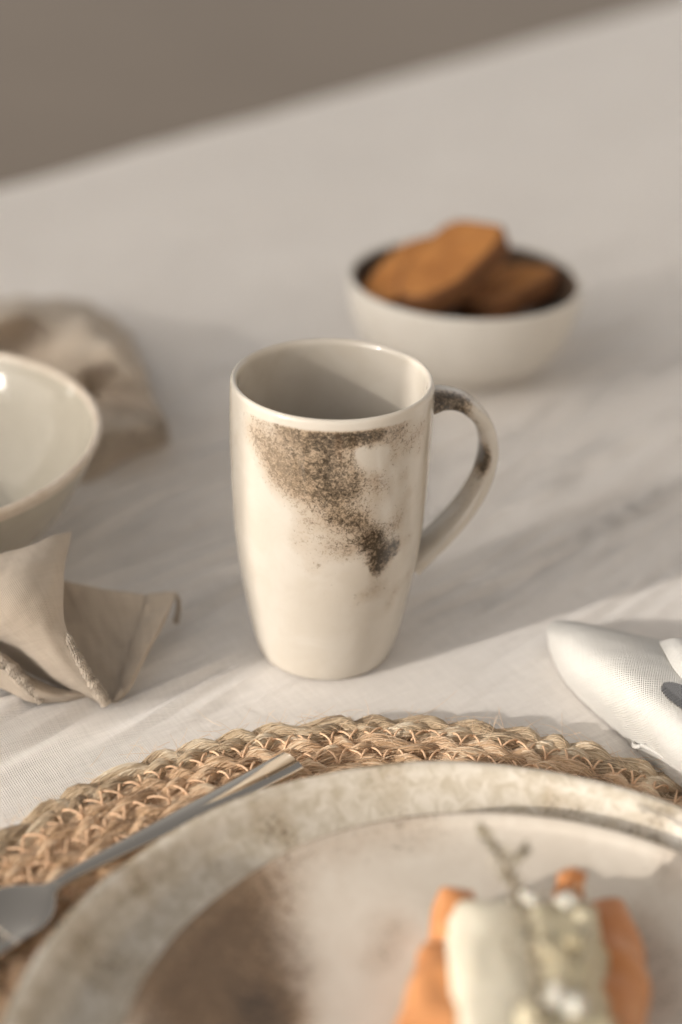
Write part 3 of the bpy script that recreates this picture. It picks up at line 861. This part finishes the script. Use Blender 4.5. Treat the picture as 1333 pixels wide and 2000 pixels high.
def pig_inner(V):
    W = V[:, :2] + IC
    def sp(p, r, a): return a * np.exp(-((W - np.array(p[:2])) ** 2).sum(1) / r ** 2)
    pg = np.zeros(len(V)); dk = np.zeros(len(V))
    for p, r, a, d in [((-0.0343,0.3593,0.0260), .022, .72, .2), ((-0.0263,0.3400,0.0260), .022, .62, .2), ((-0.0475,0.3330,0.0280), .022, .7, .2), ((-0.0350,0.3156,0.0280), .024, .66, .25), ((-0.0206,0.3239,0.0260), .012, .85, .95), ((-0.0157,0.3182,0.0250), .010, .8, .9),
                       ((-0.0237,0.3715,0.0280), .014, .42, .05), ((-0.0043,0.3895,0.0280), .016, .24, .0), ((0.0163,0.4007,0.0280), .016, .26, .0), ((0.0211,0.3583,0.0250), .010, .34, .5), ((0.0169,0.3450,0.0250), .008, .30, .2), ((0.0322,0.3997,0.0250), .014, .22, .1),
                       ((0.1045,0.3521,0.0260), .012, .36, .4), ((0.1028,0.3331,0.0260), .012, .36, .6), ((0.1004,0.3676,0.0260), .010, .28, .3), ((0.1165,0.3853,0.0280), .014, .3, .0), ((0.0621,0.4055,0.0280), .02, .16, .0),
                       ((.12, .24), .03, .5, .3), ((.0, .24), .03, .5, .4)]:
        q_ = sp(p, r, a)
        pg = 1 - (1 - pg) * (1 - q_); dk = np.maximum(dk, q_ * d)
    r = np.hypot(V[:, 0], V[:, 1])
    edge = np.exp(-((r - .1150) / .0009) ** 2)
    pg = np.clip(pg + edge * .4 + .06, 0, 1)
    return pg, np.clip(dk + edge * .2, 0, 1)
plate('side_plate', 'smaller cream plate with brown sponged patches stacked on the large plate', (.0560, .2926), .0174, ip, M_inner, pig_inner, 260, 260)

# ------------------------------------------------------------------ food on the plate
FZ = .0228
food = thing('salmon_roll', 'pale cheese roll with chunky filling between slices of orange salmon', 'food', (.062, .325, FZ))
def flocal(P): return np.asarray(P, float) - np.array([.062, .325, FZ])
def loft(secs, cap=True):
    """secs (m,n,3) closed sections"""
    secs = np.asarray(secs, float)
    m, n, _ = secs.shape
    V = secs.reshape(-1, 3)
    F = [tuple(f) for f in grid_faces(n, m, True)]
    if cap:
        F += [tuple(range(n))[::-1], tuple(range((m - 1) * n, m * n))]
    return V, F
# the smooth pale roll, lying towards the camera, thinner at the far end
def roll(name, x0, x1, y0, y1, h0, h1, m_, wob, seed, xs0=None, xs1=None):
    ys = np.linspace(y0, y1, 26); n = 40
    a = np.linspace(0, 2 * PI, n, endpoint=False)
    secs = []
    for i, y in enumerate(ys):
        f = i / 25
        xa = x0 + (xs0 - x0) * f if xs0 is not None else x0
        xb = x1 + (xs1 - x1) * f if xs1 is not None else x1
        h = h0 + (h1 - h0) * f
        e = min(1, (min(f, 1 - f) + .015) / .07) ** .45
        cx_ = (xa + xb) / 2; wx = (xb - xa) / 2
        sx_ = np.sign(np.cos(a)) * np.abs(np.cos(a)) ** .7; sz_ = np.sign(np.sin(a)) * np.abs(np.sin(a)) ** .7
        secs.append(np.stack([cx_ + wx * sx_ * (.7 + .3 * e), np.full(n, y), h / 2 + h / 2 * sz_ * e], -1))
    V, F = loft(secs)
    V = V + wob * np.stack([sines(V, .014, seed, 9), sines(V, .014, seed + 1, 9), sines(V, .011, seed + 2, 9)], -1)
    V[:, 2] = np.maximum(V[:, 2], .0)
    return obj(name, mesh(name, V + np.array([0, 0, FZ]) - np.array([.062, .325, FZ]), F), m_, food)
roll('cheese_roll', .0360, .0640, .3535, .230, .0253, .0300, M_cheese, .0004, 91, .0325, .060)
roll('filling', .0560, .0835, .3545, .230, .0243, .0288, M_fill, .0012, 95, .0525, .0785)
# salmon: folded slices hanging out at both sides
def salmon(pts, th, seed, side):
    P = np.array(pts, float)
    drop = P[:, :1].copy(); drop[..., 0] += side * .0012; drop[..., 2] = FZ + .002
    P = spline(np.concatenate([drop, P], 1), 30)
    B = spline(P.transpose(1, 0, 2), 30).transpose(1, 0, 2)
    B = B + .0006 * np.stack([sines(B.reshape(-1, 3), .016, seed + i, 8) for i in range(3)], -1).reshape(B.shape)
    B[..., 2] = np.maximum(B[..., 2], FZ + .0015)
    nv, nu = B.shape[:2]
    o = obj('salmon_slice', mesh('salmon_slice', flocal(B.reshape(-1, 3)), grid_faces(nu, nv)), M_salmon, food)
    s_ = o.modifiers.new('thickness', 'SOLIDIFY'); s_.thickness = th; s_.offset = 0
    return o
salmon([[(0.0353,0.3582,0.0400), (0.0385,0.3558,0.0430), (0.0450,0.3572,0.0420)], [(0.0348,0.3501,0.0400), (0.0379,0.3471,0.0430), (0.0445,0.3485,0.0420)], [(0.0354,0.3426,0.0400), (0.0378,0.3406,0.0420), (0.0440,0.3409,0.0420)], [(0.0372,0.3372,0.0380), (0.0385,0.3353,0.0400), (0.0439,0.3355,0.0400)]], .0030, 111, -1)
salmon([[(0.0305,0.3389,0.0360), (0.0342,0.3360,0.0400), (0.0422,0.3353,0.0410)], [(0.0277,0.3296,0.0370), (0.0322,0.3259,0.0410), (0.0408,0.3253,0.0420)], [(0.0252,0.3185,0.0370), (0.0300,0.3150,0.0410), (0.0394,0.3135,0.0430)], [(0.0224,0.3061,0.0370), (0.0282,0.3027,0.0410), (0.0379,0.3004,0.0440)], [(0.0194,0.2813,0.0370), (0.0253,0.2782,0.0410), (0.0353,0.2761,0.0440)]], .0030, 115, -1)
salmon([[(0.0926,0.3608,0.0340), (0.0884,0.3593,0.0370), (0.0800,0.3589,0.0370)], [(0.0942,0.3480,0.0340), (0.0888,0.3446,0.0380), (0.0781,0.3441,0.0380)], [(0.0938,0.3333,0.0340), (0.0877,0.3292,0.0380), (0.0762,0.3287,0.0380)], [(0.0910,0.3135,0.0340), (0.0848,0.3096,0.0380), (0.0738,0.3091,0.0380)], [(0.0868,0.2864,0.0340), (0.0810,0.2829,0.0380), (0.0705,0.2825,0.0380)]], .0034, 119, 1)
salmon([[(0.0714,0.3584,0.0460), (0.0713,0.3574,0.0490), (0.0713,0.3544,0.0470)], [(0.0756,0.3591,0.0460), (0.0750,0.3572,0.0500), (0.0750,0.3546,0.0470)], [(0.0796,0.3594,0.0450), (0.0789,0.3582,0.0480), (0.0787,0.3558,0.0460)]], .0022, 123, 0)
# dollops of cream on the filling
def blob(name, c, r, m_, parent, seed, sq=.8):
    n, k = 26, 16
    u = np.linspace(0, 2 * PI, n, endpoint=False); v = np.linspace(.02, PI - .02, k)
    P = np.stack([np.outer(np.sin(v), np.cos(u)), np.outer(np.sin(v), np.sin(u)), np.outer(np.cos(v), np.ones(n)) * sq], -1).reshape(-1, 3)
    P = P * (1 + .16 * sines(P, 1.3, seed, 8))[:, None] * r + flocal(c)
    return obj(name, mesh(name, P, grid_faces(n, k, True)), m_, parent)
for i, (c, r) in enumerate([((0.0614,0.3496,0.0475), .0042), ((0.0733,0.3485,0.0470), .0042), ((0.0643,0.3066,0.0505), .0052), ((0.0698,0.3045,0.0500), .0045), ((0.0723,0.3304,0.0485), .0040), ((0.0629,0.3274,0.0490), .0034), ((0.0772,0.3436,0.0460), .0035), ((0.0570,0.2985,0.0510), .005)]):
    r *= .8
    blob('cream_dollop' if i < 4 else 'filling_chunk', c, r, M_cream if i < 4 else M_fill, food, 130 + i)
# herb sprig lying along the roll, its tip past the far end
hb = thing('herb_sprig', 'dry grey herb sprig lying along the top of the salmon roll', 'herb', (0.0550,0.3451,0.0540))
hl = np.array(hb.location)
main = spline(np.array([(0.0478,0.3731,0.0550), (0.0503,0.3596,0.0580), (0.0533,0.3484,0.0590), (0.0556,0.3387,0.0580), (0.0583,0.3263,0.0580), (0.0592,0.3134,0.0590), (0.0584,0.2993,0.0600), (0.0565,0.2867,0.0600)]), 60)
side = spline(np.array([(0.0531,0.3493,0.0590), (0.0555,0.3515,0.0595), (0.0578,0.3544,0.0595), (0.0598,0.3596,0.0590)]), 60)
V, F, _ = tubes([main - hl, side - hl], np.linspace(.0006, .0003, 60)[None] * np.ones((2, 1)), 6)
obj('stem', mesh('stem', V, F), M_stem, hb)
LV, LF = [], []
g = np.random.default_rng(5)
leaf = np.array([(0, 0, 0), (.5, .32, .05), (1.0, 0, .0), (.5, -.32, .05), (.5, 0, -.06)])
lf = [(0, 1, 4), (1, 2, 4), (2, 3, 4), (3, 0, 4)]
for path, nl in ((main, 240), (side, 34)):
    for i in range(nl):
        j = int(g.uniform(0, 1) * 58)
        p = path[j] - hl + g.normal(0, .0009, 3)
        d = g.normal(size=3); d[2] = d[2] * .7 + .25; d /= np.linalg.norm(d)
        s_ = np.cross(d, g.normal(size=3)); s_ /= np.linalg.norm(s_); n_ = np.cross(d, s_)
        sz = g.uniform(.0013, .0036)
        b0 = len(LV)
        for q_ in leaf: LV.append(p + sz * (d * q_[0] + s_ * q_[1] + n_ * q_[2]))
        LF += [tuple(b0 + x for x in f) for f in lf]
lo = obj('leaves', mesh('leaves', LV, LF, False), M_herb, hb)
lo['kind'] = 'stuff'
FV, FF = [], []
for i in range(150):
    c_ = np.array([g.uniform(.050, .080), g.uniform(.25, .352), 0]) - hl; c_[2] = FZ + .0292 - hl[2] + g.uniform(-.0008, .0012)
    sz = g.uniform(.0005, .0016); b0 = len(FV)
    an = g.uniform(0, 6.28)
    for q_ in ((1, 0, 0), (-.5, .7, 0), (-.5, -.7, 0), (0, 0, .7)):
        FV.append(c_ + sz * np.array([q_[0] * math.cos(an) - q_[1] * math.sin(an), q_[0] * math.sin(an) + q_[1] * math.cos(an), q_[2]]))
    FF += [(b0, b0 + 1, b0 + 3), (b0 + 1, b0 + 2, b0 + 3), (b0 + 2, b0, b0 + 3)]
fo = obj('flecks', mesh('flecks', FV, FF, False), M_herb, hb)
fo['kind'] = 'stuff'

# ------------------------------------------------------------------ fork on the placemat, left of the plates
fk = thing('fork', 'polished steel fork lying on the jute placemat beside the large plate', 'fork', (-0.0621,0.4100,0.0120))
fl_ = np.array(fk.location)
E_ = np.array((-0.0150,0.4503,0.0165)); Nk = np.array((-0.0875,0.3806,0.0195)); Hd = np.array((-0.1081,0.3660,0.0165))
ax = (E_ - Nk); Lh = np.linalg.norm(ax[:2]); ax2 = ax[:2] / Lh; pp = np.array([-ax2[1], ax2[0]])
def fsec(t_, z, wd_, th_, crown):
    """cross section at distance t_ from neck along the fork axis"""
    n = 20
    a = np.linspace(0, 2 * PI, n, endpoint=False)
    c_ = np.sign(np.cos(a)) * np.abs(np.cos(a)) ** .6; s_ = np.sign(np.sin(a)) * np.abs(np.sin(a)) ** .8
    base = Nk[:2] + ax2 * t_
    return np.stack([base[0] + pp[0] * c_ * wd_, base[1] + pp[1] * c_ * wd_, z + s_ * th_ * (1 - crown * c_ ** 2)], -1)
hs2 = [(-.004, .0192, .0026, .0018), (.0, .0196, .0028, .0019), (.006, .0198, .0031, .0019), (.02, .0193, .0037, .0020), (.045, .0183, .0046, .0021), (Lh * .7, .0172, .0056, .0022), (Lh * .93, .0166, .0062, .0023), (Lh, .0165, .0062, .0023)]
hs2 = spline(np.array(hs2), 40)
V, F = loft([fsec(*r_, .35) for r_ in hs2])
o = obj('handle', mesh('handle', V - fl_, F), M_steel, fk)
b_ = o.modifiers.new('edge', 'EDGE_SPLIT'); b_.split_angle = R(50)
# head: shoulders then four tines curving up at the ends
hd_pts = spline(np.array([(-.003, .0192, .0027, .0017), (-.006, .0186, .0036, .0015), (-.0095, .0177, .0078, .0013), (-.014, .0168, .0114, .0011), (-.019, .0158, .0128, .0011), (-.024, .0152, .0131, .0011), (-.027, .0149, .0131, .0011)]), 36)
def dish(sec, t_):
    # hollow the head a little across its width
    rel = (sec[:, :2] - (Nk[:2] + ax2 * t_)) @ pp
    k_ = np.clip((-t_ - .008) / .015, 0, 1)
    sec = sec.copy(); sec[:, 2] += k_ * 26 * rel ** 2 * .75
    return sec
V, F = loft([dish(fsec(*r_, .2), r_[0]) for r_ in hd_pts])
obj('head', mesh('head', V - fl_, F), M_steel, fk)
for j in range(4):
    offx = (j - 1.5) * .0066
    secs = []
    for t_, z, wd_ in ((-.0262, .0149, .0026), (-.036, .0143, .0026), (-.05, .0140, .0025), (-.062, .0145, .0022), (-.075, .0165, .0018), (-.085, .0195, .0012), (-.088, .0205, .0006)):
        s_ = fsec(t_, z, wd_, .0010, 0)
        s_[:, :2] += pp * offx
        s_[:, 2] += 20 * offx ** 2
        secs.append(s_)
    V, F = loft(spline(np.array(secs), 26))
    obj('tine', mesh('tine', V - fl_, F), M_steel, fk)

# ------------------------------------------------------------------ white napkin and knife on the right
wnap = thing('napkin', 'thick white linen napkin folded under the knife beside the placemat', 'napkin', (0.1282,0.5253,0.0000))
rows = [[(0.0939,0.5507,0.0010), (0.0918,0.5527,0.0060), (0.0908,0.5509,0.0120), (0.0920,0.5509,0.0160), (0.0961,0.5562,0.0140), (0.1019,0.5654,0.0060)],
        [(0.0941,0.5422,0.0010), (0.0909,0.5368,0.0120), (0.0913,0.5358,0.0200), (0.0948,0.5400,0.0220), (0.1015,0.5488,0.0180), (0.1105,0.5619,0.0070)],
        [(0.0990,0.5260,0.0010), (0.0942,0.5185,0.0170), (0.0967,0.5196,0.0270), (0.1046,0.5291,0.0270), (0.1160,0.5395,0.0200), (0.1286,0.5505,0.0100)],
        [(0.1105,0.5038,0.0010), (0.1050,0.4950,0.0210), (0.1083,0.4985,0.0320), (0.1196,0.5143,0.0300), (0.1335,0.5295,0.0220), (0.1490,0.5424,0.0120)],
        [(0.1231,0.4811,0.0020), (0.1169,0.4723,0.0240), (0.1194,0.4765,0.0350), (0.1335,0.4993,0.0310), (0.1508,0.5193,0.0220), (0.1662,0.5317,0.0140)],
        [(0.1308,0.4468,0.0140), (0.1273,0.4469,0.0300), (0.1305,0.4554,0.0380), (0.1467,0.4807,0.0330), (0.1648,0.5028,0.0240), (0.1826,0.5205,0.0160)],
        [(0.1425,0.4271,0.0140), (0.1379,0.4250,0.0320), (0.1418,0.4351,0.0390), (0.1605,0.4639,0.0340), (0.1812,0.4869,0.0250), (0.2023,0.5073,0.0160)],
        [(0.1558,0.4050,0.0140), (0.1511,0.4052,0.0320), (0.1556,0.4146,0.0390), (0.1763,0.4432,0.0340), (0.2000,0.4683,0.0250), (0.2234,0.4879,0.0160)]]
cloth_obj('top_fold', local(patch(rows, 90, 140, .00035, .05, 201), wnap), M_white, wnap, .0016)
rows = [[(0.1187,0.4881,0.0030), (0.1173,0.4790,0.0070), (0.1174,0.4719,0.0120)],
        [(0.1231,0.4785,0.0020), (0.1215,0.4734,0.0080), (0.1208,0.4689,0.0140)],
        [(0.1303,0.4498,0.0120), (0.1299,0.4485,0.0160), (0.1298,0.4480,0.0200)],
        [(0.1433,0.4292,0.0120), (0.1422,0.4265,0.0180), (0.1410,0.4236,0.0240)]]
cloth_obj('under_fold', local(patch(rows, 20, 60, .0001, .03, 211), wnap), M_white, wnap, .0016)
# raised fold lying across the top, right
rows = [[(0.1330,0.5239,0.0240), (0.1378,0.5176,0.0300), (0.1497,0.5219,0.0260), (0.1655,0.5315,0.0180)],
        [(0.1319,0.5070,0.0300), (0.1374,0.5022,0.0360), (0.1489,0.5065,0.0320), (0.1664,0.5183,0.0220)],
        [(0.1323,0.4929,0.0330), (0.1375,0.4888,0.0390), (0.1500,0.4934,0.0350), (0.1674,0.5062,0.0250)],
        [(0.1357,0.4804,0.0340), (0.1408,0.4757,0.0400), (0.1544,0.4820,0.0360), (0.1729,0.4953,0.0260)],
        [(0.1433,0.4645,0.0340), (0.1488,0.4584,0.0400), (0.1622,0.4645,0.0360), (0.1826,0.4773,0.0260)]]
cloth_obj('cross_fold', local(patch(rows, 30, 50, .0001, .03, 221) + np.array([0, 0, .0015]), wnap), M_white, wnap, .0016)

kn = thing('knife', 'steel table knife with a serrated blade tip lying on the white napkin', 'knife', (0.1295,0.4669,0.0400))
kl = np.array(kn.location)
tip = np.array((0.1240,0.4734,0.0405)); k2 = np.array((0.1423,0.4470,0.0425))
kx = (k2 - tip); kx /= np.linalg.norm(kx)
kside = np.cross(np.array([0, 0, 1.]), kx); kside /= np.linalg.norm(kside)      # towards the far edge
kup = np.cross(kx, kside)
# blade outline: back edge and toothed edge
xs = np.linspace(0, .11, 150)
back = .0052 * np.sqrt(np.clip(1 - (1 - np.clip(xs / .010, 0, 1)) ** 2, 0, 1)) + .0012 * np.clip(xs / .1, 0, 1)
front = -.0062 * np.sqrt(np.clip(1 - (1 - np.clip(xs / .014, 0, 1)) ** 2, 0, 1)) - .0016 * np.clip(xs / .1, 0, 1)
teeth = np.where((xs > .003) & (xs < .075), .00045 * (np.arange(150) % 2), 0)
front = front + teeth
V = []
for x, b1, f1 in zip(xs, back, front):
    for yv, zv in ((b1, .0009), (b1 * .3 + f1 * .7, .0008), (f1, .0001), (f1, -.0001), (b1 * .3 + f1 * .7, -.0008), (b1, -.0009)):
        V.append(tip - kl + kx * x + kside * yv + kup * zv)
secs = np.array(V).reshape(150, 6, 3)
V, F = loft(secs)
obj('blade', mesh('blade', V, F, False), M_blade, kn)
secs = []
for x, wd_, th_ in ((.108, .0045, .0020), (.115, .0040, .0026), (.13, .0052, .0030), (.17, .0068, .0034), (.21, .0072, .0034), (.215, .0066, .0030)):
    a = np.linspace(0, 2 * PI, 20, endpoint=False)
    secs.append([tip - kl + kx * x + kside * wd_ * math.cos(q_) + kup * th_ * math.sin(q_) for q_ in a])
V, F = loft(spline(np.array(secs), 30))
obj('handle', mesh('handle', V, F), M_steel, kn)

# ------------------------------------------------------------------ unseen stemmed caster added left of the setting; its bowl shades the small plate
gb = thing('shade_goblet', 'unseen stemmed stoneware caster with a shallow bowl, added on the lower left to shade the small plate', 'shade_goblet', (-.405, .107, .0003))
V, F = lathe([(0, .002), (.030, .002), (.034, 0), (.036, .0015), (.034, .004), (.020, .008), (.009, .014), (.0055, .03), (.0048, .07), (.0055, .105), (.010, .117), (0, .119)], 48, 70)
obj('stem', mesh('stem', V, F), M_jug, gb)
V, F = lathe([(.0095, .1165), (.022, .120), (.036, .128), (.045, .141), (.048, .154), (.048, .160), (.0465, .161), (.0455, .1595), (.043, .144), (.034, .131), (.02, .124), (0, .122)], 64, 70)
obj('bowl', mesh('bowl', V, F), M_jug, gb)
